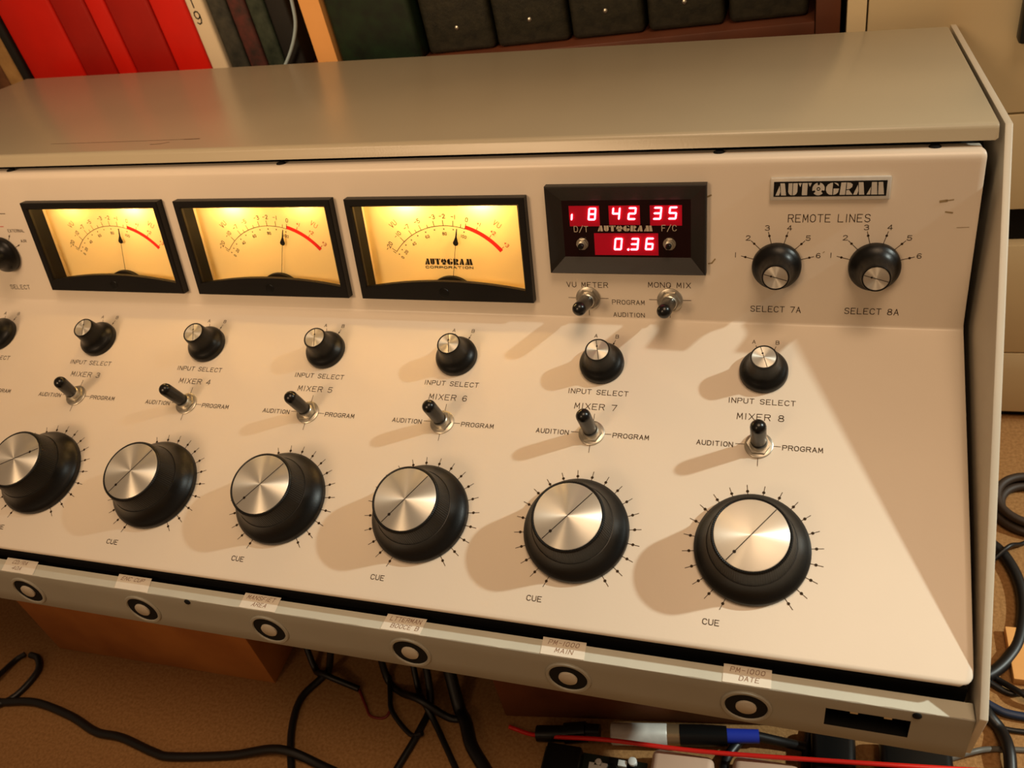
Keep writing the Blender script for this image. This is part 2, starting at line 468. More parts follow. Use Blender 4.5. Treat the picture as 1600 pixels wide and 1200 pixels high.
# --- bent control panel
MX = (-.45088, -.32185, -.19551); MV = .04425
HW, HV0, HV1 = .0535, .0140, .0762
rows = []                                       # (v,h) in panel coords, normal, right edge, hole rows flag
def rowL(v, h, nv, nh, xr): rows.append((v, h, nv, nh, xr, None))
rowL(-.0525, -.0026, -1, 0, .0958); rowL(-.0525, -.0014, -1, 0, .0958); rowL(-.0520, -.0004, -.7, .7, .0966); rowL(-.0511, 0, 0, 1, .0984)
rowL(-.0498, 0, 0, 1, .0996); rowL(-.0482, 0, 0, 1, .1003); rowL(-.045, 0, 0, 1, .1007); rowL(.02, 0, 0, 1, .1014); rowL(VB - .0030, 0, 0, 1, .1020)
rb = .0022; tl = rb * math.tan(TH / 2)
rowL(VB - tl, 0, 0, 1, .1020)
for k in range(1, 8):
    a = TH * k / 8
    rowL(VB - tl + rb * math.sin(a), rb * (1 - math.cos(a)), -math.sin(a), math.cos(a), .1020)
def rowU(v, h, xr, flag=None, ang=0.0):
    p = U4 @ Vector((0, v, h)); nn = U4.to_3x3() @ Vector((0, math.sin(ang), math.cos(ang)))
    rows.append((p.y, p.z, nn.y, nn.z, xr, flag))
rowU(tl, 0, .1018); rowU(tl + .0012, 0, .1017); rowU(HV0, 0, .1014, 'hole'); rowU(HV1, 0, .1003, 'end'); rowU(.0908, 0, .1000); rowU(.0925, 0, .1000)
for k in range(1, 7):
    a = PI / 2 * k / 6
    rowU(.0925 + .0045 * math.sin(a), -.0045 + .0045 * math.cos(a), .1000 - .0016 * (k / 6) ** 2, None, a)
rowU(.0970, -.013, .0984, None, PI / 2)
cols = [XL + .0006, XL + .0030]
for x in MX: cols += [x - HW, x + HW]
mb = MB(); nc = len(cols) + 3
for v, h, nv, nh, xr, fl in rows:
    for x in cols: mb.v.append((x, v, h))
    mb.v.append((xr - .0030, v, h))
    mb.v.append((xr - .0006, v, h))
    mb.v.append((xr, v - nv * .0005, h - nh * .0005))
hole = False
for i in range(len(rows) - 1):
    if rows[i][5] == 'hole': hole = True
    if rows[i][5] == 'end': hole = False
    for c in range(nc - 1):
        if hole and c in (2, 4, 6): continue
        mb.f.append((i * nc + c, i * nc + c + 1, (i + 1) * nc + c + 1, (i + 1) * nc + c))
k0 = len(mb.v)                                   # folded right flange
for v, h, nv, nh, xr, fl in rows: mb.v.append((xr, v - nv * .006, h - nh * .006))
for i in range(len(rows) - 1): mb.f.append((i * nc + nc - 1, k0 + i, k0 + i + 1, (i + 1) * nc + nc - 1))
panel = tag(mb.build('control_panel', M['cream'], root, LF, smooth=50), 'cream enamelled panel bent into two slopes')

EPS = .00012
def letter(mb, frame, name='lettering', m='ink', label=None):
    T = T_((0, 0, EPS)) if frame == 'L' else U4 @ T_((0, 0, EPS))
    o = mb.build(name, M[m], panel, T, smooth=0)
    if label: o['label'] = label
    return o
def words(s, frame, x0, x1, yc, H, wd=.0004, m='ink'):
    mb = MB(); strokes(mb, s, x0, x1, yc - H / 2, H, wd)
    return letter(mb, frame, 'lettering', m, 'printed legend ' + s)

# --- knobs, switches
def fader(x, ang, dots=True):
    prof = [(.0284, 0), (.0290, .0006), (.0290, .0032), (.0286, .0041), (.0270, .0055), (.0252, .0074), (.0238, .0095), (.0228, .0116), (.0222, .0134), (.0215, .0136)]
    mb = MB(); mb.lathe(prof, 72, cap0=False)
    k = mb.build('fader_knob', M['black'], root, LF @ T_((x, 0, 0.0002)) @ Matrix.Rotation(R(-ang), 4, 'Z'))
    mb = MB(); mb.lathe([(.0219, .0130), (.0214, .0160), (.0203, .0215), (.0197, .0250), (.0194, .0260), (.0188, .0264), (.0183, .0262), (.0180, .0256)], 72, cap0=False)
    mb.build('grip', M['knurl'], k)
    MB().lathe([(.0180, .0250), (.0180, .0263), (.0176, .0266)], 64).build('knob_cap', M['spun'], k)
    mb = MB(); mb.seg((0, -.0175), (0, .0175), .00045, .02668); mb.disc((0, .0118), .00085, .02669)
    mb.build('pointer_line', M['inkdark'], k)
    return k
def small_knob(frame, x, v, ang):
    prof = [(.0128, 0), (.0132, .0004), (.0132, .0032), (.0127, .0045), (.0112, .0058), (.0097, .0072), (.0086, .0092), (.0080, .0120), (.0076, .0160), (.0074, .0178), (.0071, .0185), (.0066, .0185), (.0065, .0179)]
    k = MB().lathe(prof, 56, cap0=False).build('selector_knob', M['black'], root, frame @ T_((x, v, .0002)) @ Matrix.Rotation(R(-ang), 4, 'Z'))
    MB().lathe([(.0065, .0172), (.0065, .0181), (.0063, .0183)], 48).build('knob_cap', M['spun'], k)
    mb = MB(); mb.seg((0, -.0061), (0, .0061), .00036, .01836); mb.disc((0, .0024), .00055, .01837)
    mb.build('pointer_line', M['inkdark'], k)
    return k
def hexagon(r): return [(r * math.cos(PI / 3 * i), r * math.sin(PI / 3 * i)) for i in range(6)]
def toggle(frame, x, v, dx, dv, h):
    mb = MB()
    mb.lathe([(.0072, 0), (.0075, .0003), (.0075, .0009), (.0070, .0012)], 36, cap0=False)
    mb.prism(hexagon(.0064), .0012, .0032)
    mb.lathe([(.0047, .0032), (.0047, .0052), (.0042, .0057), (.0034, .0054)], 28, cap0=False)
    t = mb.build('toggle_switch', M['steel'], root, frame @ T_((x, v, .0001)))
    d = Vector((dx, dv, h - .0040)); L = d.length
    T = T_((0, 0, .0040)) @ d.to_track_quat('Z', 'Y').to_matrix().to_4x4()
    pr = [(.0030, .0010), (.0038, .0022), (.0041, .0045), (.0042, L - .0008)]
    for k in range(1, 8):
        a = PI / 2 * k / 8; pr.append((.0042 * math.cos(a), L - .0008 + .0042 * math.sin(a)))
    MB().lathe(pr, 28, T=T).build('lever', M['rubber'], t)
    return t

mix_x = [-P * i for i in range(8)]               # mixer 8 ... mixer 1
f_ang = [218.5, 220, 216, 219, 214, 61.5, 216, 218]
k_ang = [-19, -14, -13, -14, -20, -15.5, -15, -15]
t_tip = [(-.0003, .0247), (-.0008, .0240), (-.0010, .0225), (-.0012, .0222), (-.0024, .0214), (.0040, .0212), (-.001, .022), (-.001, .022)]
for i, x in enumerate(mix_x):
    fader(x, f_ang[i])
    small_knob(LF, x, .1022, k_ang[i])
    toggle(LF, x, .0578, t_tip[i][0], .0004, t_tip[i][1])
    num = str(8 - i)
    mb = MB(); strokes(mb, 'INPUT SELECT', x - .0177, x + .0177, .0825, .0029, .00038); letter(mb, 'L', label='printed legend INPUT SELECT above MIXER ' + num)
    mb = MB(); strokes(mb, 'MIXER ' + num, x - .0124, x + .0122, .0728, .0035, .0004); letter(mb, 'L', label='printed legend MIXER ' + num)
    mb = MB(); strokes(mb, 'AUDITION', x - .0328, x - .0136, .0560, .0026, .0004); letter(mb, 'L', label='printed legend AUDITION left of the MIXER %s switch' % num)
    mb = MB(); strokes(mb, 'PROGRAM', x + .0124, x + .0326, .0563, .0026, .0004); letter(mb, 'L', label='printed legend PROGRAM right of the MIXER %s switch' % num)
    mb = MB(); strokes(mb, 'CUE', x - .0212, x - .0132, -.0405, .0027, .0004); letter(mb, 'L', label='printed legend CUE below the MIXER %s fader' % num)
    mb = MB()
    for a in (-17, 19):
        sa, ca = math.sin(R(a)), math.cos(R(a))
        mb.seg((x + sa * .0137, .1022 + ca * .0137), (x + sa * .0176, .1022 + ca * .0176), .00030); mb.disc((x + sa * .0152, .1022 + ca * .0152), .00055)
    strokes(mb, 'A', x - .0073, x - .0056, .1204, .0022, .0003); strokes(mb, 'B', x + .0056, x + .0073, .1204, .0022, .0003)
    letter(mb, 'L', 'selector_marks')
    mb = MB()
    for (xa, ya), (xb, yb) in (((-.0121, .058), (-.0076, .058)), ((.0076, .058), (.0112, .058)), ((0, .0656), (0, .0700)), ((0, .0500), (0, .0460))):
        mb.seg((x + xa, ya), (x + xb, yb), .0003)
    letter(mb, 'L', 'switch_marks')
    mb = MB()
    for k in range(21):
        a = R(-150 + 15 * k - 7.35); s_, c_ = math.sin(a), math.cos(a)
        mb.seg((x + s_ * .0288, c_ * .0288), (x + s_ * .0350, c_ * .0350), .00034); mb.disc((x + s_ * .0316, c_ * .0316), .00080)
    letter(mb, 'L', 'fader_scale')

# selectors on the upper panel
for x, v, nm in ((.00372, .0358, '7A'), (.0539, .0361, '8A')):
    small_knob(UF, x, v, -74)
    mb = MB()
    for k in range(6):
        a = R(-75 + 30 * k); s_, c_ = math.sin(a), math.cos(a)
        mb.seg((x + s_ * .0132, v + c_ * .0132), (x + s_ * .0198, v + c_ * .0198), .00034); mb.disc((x + s_ * .0175, v + c_ * .0175), .00066)
        strokes(mb, str(k + 1), x + s_ * .0222 - .0011, (x + s_ * .0222 + .0011) if k else (x + s_ * .0222 - .0006), v + c_ * .0222 - .0013, .0026, .00036)
    letter(mb, 'U', 'selector_scale', label='printed scale 1 to 6 around SELECT ' + nm)
words('REMOTE LINES', 'U', .0086, .0495, .0626, .0041, .0004)
words('SELECT 7A', 'U', -.0093, .0178, .0090, .0034, .0004)
words('SELECT 8A', 'U', .0412, .0687, .0092, .0034, .0004)
words('VU METER', 'U', -.1171, -.0921, .0217, .0031, .00038)
words('MONO MIX', 'U', -.0678, -.0434, .0225, .0031, .00038)
words('PROGRAM', 'U', -.0897, -.0704, .0109, .0027, .00034)
words('AUDITION', 'U', -.0893, -.0706, .0027, .0026, .00034)
for x in (-.1043, -.0553):
    toggle(UF, x, .0131, -.0001, .0034, .0238)
    mb = MB()
    for (xa, ya), (xb, yb) in (((-.0122, .0131), (-.0076, .0131)), ((.0076, .0131), (.0122, .0131)), ((0, .0190), (0, .0222)), ((0, .0055), (0, .0018))):
        mb.seg((x + xa, ya), (x + xb, yb), .0003)
    letter(mb, 'U', 'switch_marks')
# monitor selector at the left
small_knob(UF, -.5470, .0372, 200)
mb = MB()
for a in (37, 67):
    s_, c_ = math.sin(R(a)), math.cos(R(a))
    mb.seg((-.5470 + s_ * .0137, .0372 + c_ * .0137), (-.5470 + s_ * .0185, .0372 + c_ * .0185), .00034); mb.disc((-.5470 + s_ * .0170, .0372 + c_ * .0170), .0006)
letter(mb, 'U', 'selector_marks')
words('SELECT', 'U', -.5550, -.5364, .0105, .0032, .0004)
words('EXTERNAL', 'U', -.5360, -.5209, .0551, .0021, .0003)
words('AIR', 'U', -.5276, -.5226, .0473, .0020, .0003)
mb = MB(); mb.seg((-.5560, .0680), (-.5325, .0680), .0005); letter(mb, 'U', 'ruled_line')
mb = MB(); mb.seg((-.5560, .0583), (-.5388, .0583), .0005); letter(mb, 'U', 'ruled_line', 'inkred', 'red ruled line')
# scuffs and panel screws
for (x, y), (dx, dy), wd in (((.0820, .0712), (.0025, .0004), .0013), ((.0845, .0716), (.0032, .0005), .0006), ((.0850, .0657), (.0030, -.0004), .0008), ((-.0342, .0750), (.0018, .0008), .0009), ((-.0332, .0362), (.0016, .0003), .0007), ((-.0314, .0366), (.0016, .0022), .0008), ((.0912, .0574), (.0055, .0002), .0003), ((.0275, .0432), (.0006, .0006), .0004)):
    mb = MB(); mb.seg((x, y), (x + dx, y + dy), wd); letter(mb, 'U', 'scuff', 'scuff')
for x in (-.0290, .0770, -.30, -.52):
    MB().lathe([(.0030, 0), (.0030, .0005), (.0022, .0011)], 20, cap0=False).build('screw', M['blackmatte'], panel, U4 @ T_((x, .0970, -.0075)) @ Matrix.Rotation(-PI / 2, 4, 'X'))

# --- VU meters
def arc_txt(mb, s, ang, r, H, wd, z=0.0):
    a = R(ang)
    T = T_((r * math.sin(a), .0112 - MV + r * math.cos(a), 0)) @ Matrix.Rotation(-a, 4, 'Z')
    strokes(mb, s, 0, None, -H / 2, H, wd, z, T)
def meter(i, needle_ang, bulbs, label):
    x = MX[i]
    mb = MB()
    o_, f_ = (.0582, .0331), (.0576, .0326)
    t, bt, wx = .0283, -.0249, .0533
    def rect(hx, y0, y1, z): return [(-hx, y0, z), (hx, y0, z), (hx, y1, z), (-hx, y1, z)]
    rings = [rect(o_[0], -o_[1], o_[1], 0), rect(o_[0], -o_[1], o_[1], .0056), rect(f_[0], -f_[1], f_[1], .0063), rect(wx + .0010, bt - .0010, t + .0010, .0060), rect(wx, bt, t, .0050), rect(wx, bt - .002, t, .0030)]
    for j in range(len(rings) - 1):
        n0 = len(mb.v); mb.v += rings[j] + rings[j + 1]
        for k in range(4): k2 = (k + 1) % 4; mb.f.append((n0 + k, n0 + k2, n0 + 4 + k2, n0 + 4 + k))
    # arched mask at the bottom
    ar = [(-wx - .0006, -.0300), (wx + .0006, -.0300)]
    for k in range(25):
        u = 1 - 2 * k / 24; ar.append((u * (wx + .0006), -.0200 - .0050 * u * u))
    mb.prism(ar, .0030, .0060)
    m_ = tag(mb.build('vu_meter', M['bezeldark'], root, UF @ T_((x, MV, 0))), label)
    iw = MB()
    iw.add([(-wx, bt - .004, .003), (-wx, t, .003), (-wx, t + .003, -.0066), (-wx, bt - .004, -.0066)], [(0, 1, 2, 3)])
    iw.add([(wx, bt - .004, .003), (wx, t, .003), (wx, t + .003, -.0066), (wx, bt - .004, -.0066)], [(3, 2, 1, 0)])
    iw.build('inner_wall', M['blackmatte'], m_, smooth=0)
    hb = MB()
    z0, z1, y0, y1 = -.0066, -.0104, bt - .004, .0316
    hb.add([(-wx, y0, z0), (-wx, y1, z0), (-wx, y1, z1), (-wx, y0, z1)], [(0, 1, 2, 3)])
    hb.add([(wx, y0, z0), (wx, y1, z0), (wx, y1, z1), (wx, y0, z1)], [(3, 2, 1, 0)])
    hb.add([(-wx, y1, .0030), (wx, y1, .0030), (wx, y1, z1), (-wx, y1, z1)], [(0, 1, 2, 3)])
    hb.add([(-wx, t, .0030), (wx, t, .0030), (wx, y1, .0030), (-wx, y1, .0030)], [(0, 1, 2, 3)])
    hb.add([(-wx, y0, .0030), (wx, y0, .0030), (wx, y0, z1), (-wx, y0, z1)], [(3, 2, 1, 0)])
    hb.build('housing', M['housing'], m_, smooth=0)
    MB().box(-.0534, .0534, -.0290, .0318, -.0104, -.0090).build('scale_plate', M['face'], m_, smooth=0)
    pv = .0112 - MV
    def pol(r, a): return (r * math.sin(R(a)), pv + r * math.cos(R(a)))
    sm = MB(); Z = -.0089
    for k in range(40):
        a = -52.4 + 70.2 * k / 40; b = a + 70.2 / 40; sm.seg(pol(.0444, a), pol(.0444, b), .00036, Z)
    for s, a, L in (('-20', -52.4, .0034), ('-10', -40.5, .0034), ('-7', -30.8, .0034), ('', -26, .0018), ('-5', -21, .0034), ('', -14.6, .0018), ('-3', -8.6, .0034), ('-2', -.7, .0034), ('-1', 7.6, .0034), ('', 14, .0022), ('0', 17.8, .0034)):
        sm.seg(pol(.0444, a), pol(.0444 + L, a), .00036, Z)
        if s: arc_txt(sm, s, a, .0505, .0026, .00036, Z)
    sm.seg(pol(.0444, -54), pol(.0464, -54), .00036, Z)
    for a in (-53.1, -47.7, -41.7, -34.1, -26.5, -18, -9.3, -.6, 7.9, 17.6): sm.disc(pol(.0422, a), .00044, Z, 10)
    for s, a in (('0', -53.8), ('20', -46.9), ('40', -34.3), ('60', -18.3), ('80', -.6), ('100', 18)): arc_txt(sm, s, a, .0392, .0018, .0003, Z)
    arc_txt(sm, 'VU', -37.3, .0572, .0032, .00036, Z)
    sm.build('scale_marks', M['scaleink'], m_, smooth=0)
    rm = MB()
    for k in range(30):
        a = 17.8 + 34.4 * k / 30; b = a + 34.4 / 30
        rm.flat([pol(.0443, a), pol(.0443, b), pol(.0468, b), pol(.0468, a)], -.00893)
    rm.build('red_arc', M['scalered'], m_, smooth=0)
    rt = MB()
    for s, a in (('+1', 26.9), ('+2', 38.3), ('+3', 50.8)):
        rt.seg(pol(.0468, a), pol(.0486, a), .00036, Z); arc_txt(rt, s, a, .0510, .0022, .00036, Z)
    arc_txt(rt, 'VU', 37.6, .0572, .0032, .00028, Z)
    rt.build('red_marks', M['scaleredthin'], m_, smooth=0)
    if i == 2:
        lg = MB(); logo(lg, -.0167, .0158, .0297 - MV, .0041, Z)
        strokes(lg, 'CORPORATION', -.0166, .0157, .0272 - MV, .0014, .0004, Z)
        lg.build('maker_print', M['inkdark'], m_, smooth=0)
    nd = MB()
    T = T_((0, pv, 0)) @ Matrix.Rotation(R(-needle_ang), 4, 'Z')
    nd.box(-.00013, .00013, .006, .036, -.0068, -.0066, T)
    nd.lathe([(.0002, 0), (.0017, .0001), (.0018, .0004), (.0016, .0007)], 18, T=T @ T_((0, .0345, -.0071)))
    nd.prism([(-.0015, .0352), (.0015, .0352), (.0005, .0385), (.0002, .0440), (-.0002, .0440), (-.0005, .0385)], -.0069, -.0065, T)
    nd.build('needle', M['blackmatte'], m_, smooth=0)
    pc = MB(); pl = [(.0118 * math.sin(R(a)) / math.sin(R(44)), .0057 - MV + .0169 * math.cos(R(a))) for a in range(-44, 45, 4)]
    pc.prism(pl, -.0086, -.0060); pc.build('pivot_cover', M['bezeldark'], m_, smooth=0)
    MB().lathe([(.0035, .0050), (.0035, .0058), (.0030, .0064), (.0012, .0062)], 24, T=T_((0, .0167 - MV, 0))).build('adjust_screw', M['black'], m_)
    g = MB(); g.add([(-wx, bt + .001, .0042), (wx, bt + .001, .0042), (wx, t, .0042), (-wx, t, .0042)], [(0, 1, 2, 3)])
    g.build('window', M['glass'], m_, smooth=0)
    for bx, e in bulbs:
        lamp('meter_bulb', 'POINT', (bx, .0300, -.0012), e, (1.0, 0.64, 0.24), .0015, None, m_)
    return m_
meter(0, 11, [(.024, .060), (-.030, .022)], 'left one of the three lit VU meters')
meter(1, 16, [(-.024, .060), (.030, .028)], 'middle one of the three lit VU meters')
meter(2, 11.8, [(-.024, .060), (.026, .060)], 'right VU meter with the maker print on its face')

# --- clock and thermometer display
CX, CV = -.07967, .05709
mb = MB()
rg = [(.0454, .0262, 0), (.0454, .0262, .0050), (.0448, .0257, .0056), (.0365, .0168, .0014)]
for j in range(3):
    a, b = rg[j], rg[j + 1]
    n0 = len(mb.v)
    for hx, hy, z in (a, b): mb.v += [(-hx, -hy, z), (hx, -hy, z), (hx, hy, z), (-hx, hy, z)]
    for k in range(4): k2 = (k + 1) % 4; mb.f.append((n0 + k, n0 + k2, n0 + 4 + k2, n0 + 4 + k))
disp = tag(mb.build('clock_display', M['bezel'], root, UF @ T_((CX, CV, 0)), smooth=0), 'black framed red clock and temperature display')
MB().box(-.0367, .0367, -.0170, .0170, .0004, .0015).build('display_window', M['ledwin'], disp, smooth=0)
def blk(xa, xb, va, vb_, label=None):
    mb = MB(); mb.box(xa - CX, xb - CX, va - CV, vb_ - CV, .0014, .0018)
    mb.build('led_block', M['ledblock'], disp, smooth=0)
blk(-.1122, -.0944, .0588, .0709); blk(-.0890, -.0712, .0596, .0709); blk(-.0656, -.0478, .0592, .0709); blk(-.0982, -.0612, .0414, .0546)
SEG = {'0': 'abcdef', '2': 'abged', '3': 'abgcd', '4': 'fgbc', '5': 'afgcd', '6': 'afgecd', '8': 'abcdefg', 'i': 'c'}
def digit(ch, x, v, H=.0064, Wd=.0037):
    mb = MB(); q = .00105; h2, w2 = H / 2, Wd / 2; sl = math.tan(R(7))
    seg = {'a': ((-w2, h2), (w2, h2)), 'g': ((-w2, 0), (w2, 0)), 'd': ((-w2, -h2), (w2, -h2)), 'f': ((-w2, 0), (-w2, h2)), 'b': ((w2, 0), (w2, h2)), 'e': ((-w2, -h2), (-w2, 0)), 'c': ((w2, -h2), (w2, 0))}
    def sk(p): return (p[0] + p[1] * sl, p[1])
    for s in SEG[ch]:
        (xa, ya), (xb, yb) = seg[s]
        d = Vector((xb - xa, yb - ya)).normalized() * .00012; nn = Vector((-d.y, d.x)).normalized() * q / 2
        a = Vector((xa, ya)) + d; b = Vector((xb, yb)) - d; e = d.normalized() * q / 2
        mb.prism([sk(p) for p in (a - e, a - nn + e * .0, b - nn, b + e, b + nn, a + nn)], .0023, .0027)
    mb.build('led_digit', M['led'], disp, T_((x - CX, v - CV, 0)), smooth=0)
digit('i', -.1122, .0662); digit('8', -.0985, .0663); digit('4', -.0846, .0665); digit('2', -.0755, .0665); digit('3', -.0612, .0666); digit('5', -.0527, .0667)
digit('0', -.0841, .0484); digit('3', -.0746, .0484); digit('6', -.0661, .0486)
MB().lathe([(.0007, .0023), (.0007, .0027)], 12, T=T_((-.0784 - CX, .0451 - CV, 0))).build('led_point', M['led'], disp, smooth=0)
mb = MB(); strokes(mb, 'D/T', -.1097 - CX, -.1016 - CX, .0556 - CV, .0033, .00042, .0021); mb.build('lettering', M['silverink'], disp, smooth=0)['label'] = 'printed legend D/T'
mb = MB(); strokes(mb, 'F/C', -.0590 - CX, -.0510 - CX, .0562 - CV, .0033, .00042, .0021); mb.build('lettering', M['silverink'], disp, smooth=0)['label'] = 'printed legend F/C'
mb = MB(); logo(mb, -.0957 - CX, -.0641 - CX, .0562 - CV, .0034, .0029); mb.build('maker_print', M['silverink'], disp, smooth=0)
for x, v in ((-.1054, .0482), (-.0549, .0484)):
    mb = MB(); mb.lathe([(.0036, .0015), (.0036, .0022)], 24, cap0=False); mb.prism(hexagon(.0034), .0022, .0036); mb.lathe([(.0022, .0036), (.0022, .0050), (.0017, .0052)], 20, cap0=False)
    b = mb.build('push_button', M['steel'], disp, T_((x - CX, v - CV, 0)))
    MB().lathe([(.0017, .0050), (.0017, .0068), (.0013, .0073)], 18).build('plunger', M['black'], b)

# --- nameplate
mb = MB(); mb.box(-.0014, .0576, .0731, .0853, 0, .0022)
npl = tag(mb.build('nameplate', M['silver'], root, UF, bevel=.0006), 'silver bordered nameplate with deco lettering')
MB().box(.0004, .0558, .0752, .0833, .0021, .00232).build('nameplate_field', M['blackmatte'], npl, smooth=0)
mb = MB(); logo(mb, .0014, .0547, .0760, .0065, .0025); mb.build('maker_print', M['silver'], npl, smooth=0)

# --- front lip with cue buttons, slot and paper labels
sl0, sl1, sz0, sz1 = .0389, .0767, -.0598, -.0458
cx_ = [XL, sl0, sl1, .1028]
pr = [(-.0450, -.0520), (-.0450, -.0384), (-.0454, -.0380), (-.0537, -.0380), (-.0543, -.0383), (-.0545, -.0390), (-.0545, sz1), (-.0545, sz0), (-.0545, -.0695), (-.0538, -.0705), (-.0300, -.0705)]
mb = MB()
for y, z in pr:
    for x in cx_: mb.v.append((x, y, z))
for j in range(len(pr) - 1):
    for c in range(3):
        if j == 6 and c == 1: continue
        mb.f.append((j * 4 + c, j * 4 + c + 1, (j + 1) * 4 + c + 1, (j + 1) * 4 + c))
lip = tag(mb.build('front_lip', M['lip'], root, WF), 'grey front rail below the panel')
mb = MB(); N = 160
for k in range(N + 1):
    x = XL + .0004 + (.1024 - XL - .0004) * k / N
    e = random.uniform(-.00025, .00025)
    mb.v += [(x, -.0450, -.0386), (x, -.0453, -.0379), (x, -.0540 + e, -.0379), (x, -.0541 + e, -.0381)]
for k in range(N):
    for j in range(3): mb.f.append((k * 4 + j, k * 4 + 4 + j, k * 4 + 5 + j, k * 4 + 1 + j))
tag(mb.build('top_strip', M['strip'], lip, None, smooth=0), 'worn strip painted paler as if lamplit, along the top of the front rail')
mb = MB()
d_ = -.0440
mb.add([(sl0, -.0545, sz0), (sl1, -.0545, sz0), (sl1, -.0545, sz1), (sl0, -.0545, sz1), (sl0, d_, sz0), (sl1, d_, sz0), (sl1, d_, sz1), (sl0, d_, sz1)],
       [(4, 5, 6, 7), (0, 1, 5, 4), (1, 2, 6, 5), (2, 3, 7, 6), (3, 0, 4, 7)])
slot = tag(mb.build('connector_slot', M['black'], root, WF, smooth=0), 'dark rectangular slot with two bright contacts')
for x in (.0521, .0673):
    MB().box(x - .0018, x + .0018, -.0520, -.0440, -.0510, -.0492).build('contact', M['steel'], slot, smooth=0)
RX = Matrix.Rotation(PI / 2, 4, 'X')
for x, z, r in ((.0786, -.0404, .0021), (-.3262, -.0398, .0020)):
    MB().lathe([(r, 0), (r, .0006), (r * .6, .0011)], 14, cap0=False).build('lip_screw', M['blackmatte'], lip, T_((x, -.0545, z)) @ RX)
for i in range(8):
    x = -P * i + .0018
    T = WF @ T_((x, -.0545, -.0550)) @ RX
    mb = MB(); mb.lathe([(.0127, 0), (.0127, .0004), (.0121, .0010), (.0108, .0010), (.0104, .0003)], 48, cap0=False, cap1=False)
    b = mb.build('cue_button', M['lip'], root, T)
    MB().lathe([(.0105, .0002), (.0080, .00025), (.0052, .0004)], 40, cap0=False).build('recess_ring', M['blackmatte'], b)
    MB().lathe([(.0052, .0003), (.0051, .0012), (.0046, .0016)], 32, cap0=False).build('button_cap', M['button'], b)
notes = [((-.0100, .0132), ['PM-1000', 'DATE'], .0), ((-.1045, -.0808), ['PM-1000', 'MAIN'], .004), ((-.1963, -.1722), ['LTTERMAN', 'BOOCE B'], -.003),
         ((-.2906, -.2660), ['MANSFIET', 'AREA'], .006), ((-.3840, -.3590), ['ENC CUP'], .02), ((-.4750, -.4490), ['CD/RA', '40A'], .02)]
for (xa, xb), ls, sk in notes:
    mb = MB(); mb.add([(xa, -.0436, .0001), (xb, -.0436, .0001), (xb + sk * .2, -.0541, .0001), (xa + sk * .2, -.0541, .0001)], [(3, 2, 1, 0)])
    mb.add([(xa, -.0436, .0002), (xb, -.0436, .0002), (xb + sk * .2, -.0541, .0002), (xa + sk * .2, -.0541, .0002)], [(3, 2, 1, 0)])
    pl = tag(mb.build('paper_label', M['paper'], root, WF @ T_((0, 0, -.0378)), smooth=0), 'handwritten paper label ' + ' '.join(ls))
    mb = MB(); H = .0026
    for j, s in enumerate(ls):
        y0 = -.0476 - .0045 * j
        mid = (xa + xb) / 2 + (.001 if j else 0); half = min(.0093, .00118 * len(s))
        n0 = len(mb.v); strokes(mb, s, mid - half, mid + half, y0, H, .00032, .0003)
        for q in range(n0, len(mb.v)):
            vx, vy, vz = mb.v[q]; mb.v[q] = (vx + (vy - y0) * .15, vy + (vx - xa) * sk * .6 * 0, vz)
    mb.build('handwriting', M['pencil'], pl, smooth=0)

# ================================================================ BELOW AND AROUND
def thing(mb, name, m, label, cat, origin, group=None, bevel=0.0, smooth=40):
    return tag(mb.build(name, M[m], None, None, bevel=bevel, smooth=smooth, origin=origin), label, cat, group)
def zlip(x, y=0.0): return -.0682 - .0359 * (x - .10) - (y + .0582) * .0515       # underside of the console
def riser(x0, x1, y0, y1, name, m, label, skew=0.0):
    mb = MB(); mb.box(x0, x1, y0, y1, FZ, 0)
    mb.v = [(x, y + (skew if x == x1 and y == y0 else 0), z) for x, y, z in mb.v]
    mb.v = [(x, y, (zlip(x, y) - .0040) if z == 0 else z) for x, y, z in mb.v]
    return thing(mb, name, m, label, 'wooden block', ((x0 + x1) / 2, (y0 + y1) / 2, FZ), bevel=.001)
riser(-.634, -.397, .0126, .30, 'wooden_riser', 'wood', 'orange brown wooden block propping up the console on the left')
riser(-.190, .020, .0165, .30, 'wooden_riser', 'woodd', 'dark brown wooden block under the console near its right end', .027)

def cable(pts, r, name, m, label, cat='cable', z=None, n=10):
    q = [(p[0], p[1], (FZ + r) if len(p) == 2 else p[2]) for p in pts]
    mb = MB(); mb.tube(q, r, n)
    o = q[len(q) // 2]
    return thing(mb, name, m, label, cat, (o[0], o[1], FZ), smooth=60)
cable([(-.76, -.060), (-.6787, -.0507), (-.6509, -.0475), (-.6148, -.0418), (-.5703, -.0474), (-.5354, -.0563), (-.508, -.0568), (-.4707, -.0632), (-.4513, -.0636), (-.4017, -.0539), (-.3593, -.0445, FZ + .0095), (-.3229, -.048), (-.2849, -.0587), (-.24, -.09)], .0036, 'power_cable', 'cable', 'long black cable snaking along the carpet in front of the left wooden block')
cable([(-.668, -.062, FZ + .009), (-.6434, -.0432), (-.6360, -.0155), (-.6460, -.002), (-.657, .0005)], .0030, 'cable', 'cable', 'black cable looping at the left end of the orange wooden block')
cable([(-.700, -.075), (-.6729, -.0403, FZ + .009), (-.6700, -.008), (-.6640, .0005)], .0026, 'cable', 'cable', 'straight black cable beside the loop at the left end of the wooden block')
cable([(-.318, .075, -.080), (-.331, .060, -.16), (-.3480, .0320, -.236), (-.3547, .0246), (-.3653, .0022), (-.3604, -.0253), (-.3453, -.0545, FZ + .0035), (-.3323, -.0722)], .0030, 'cable', 'cable', 'black cable curving down from the console just right of the orange wooden block')
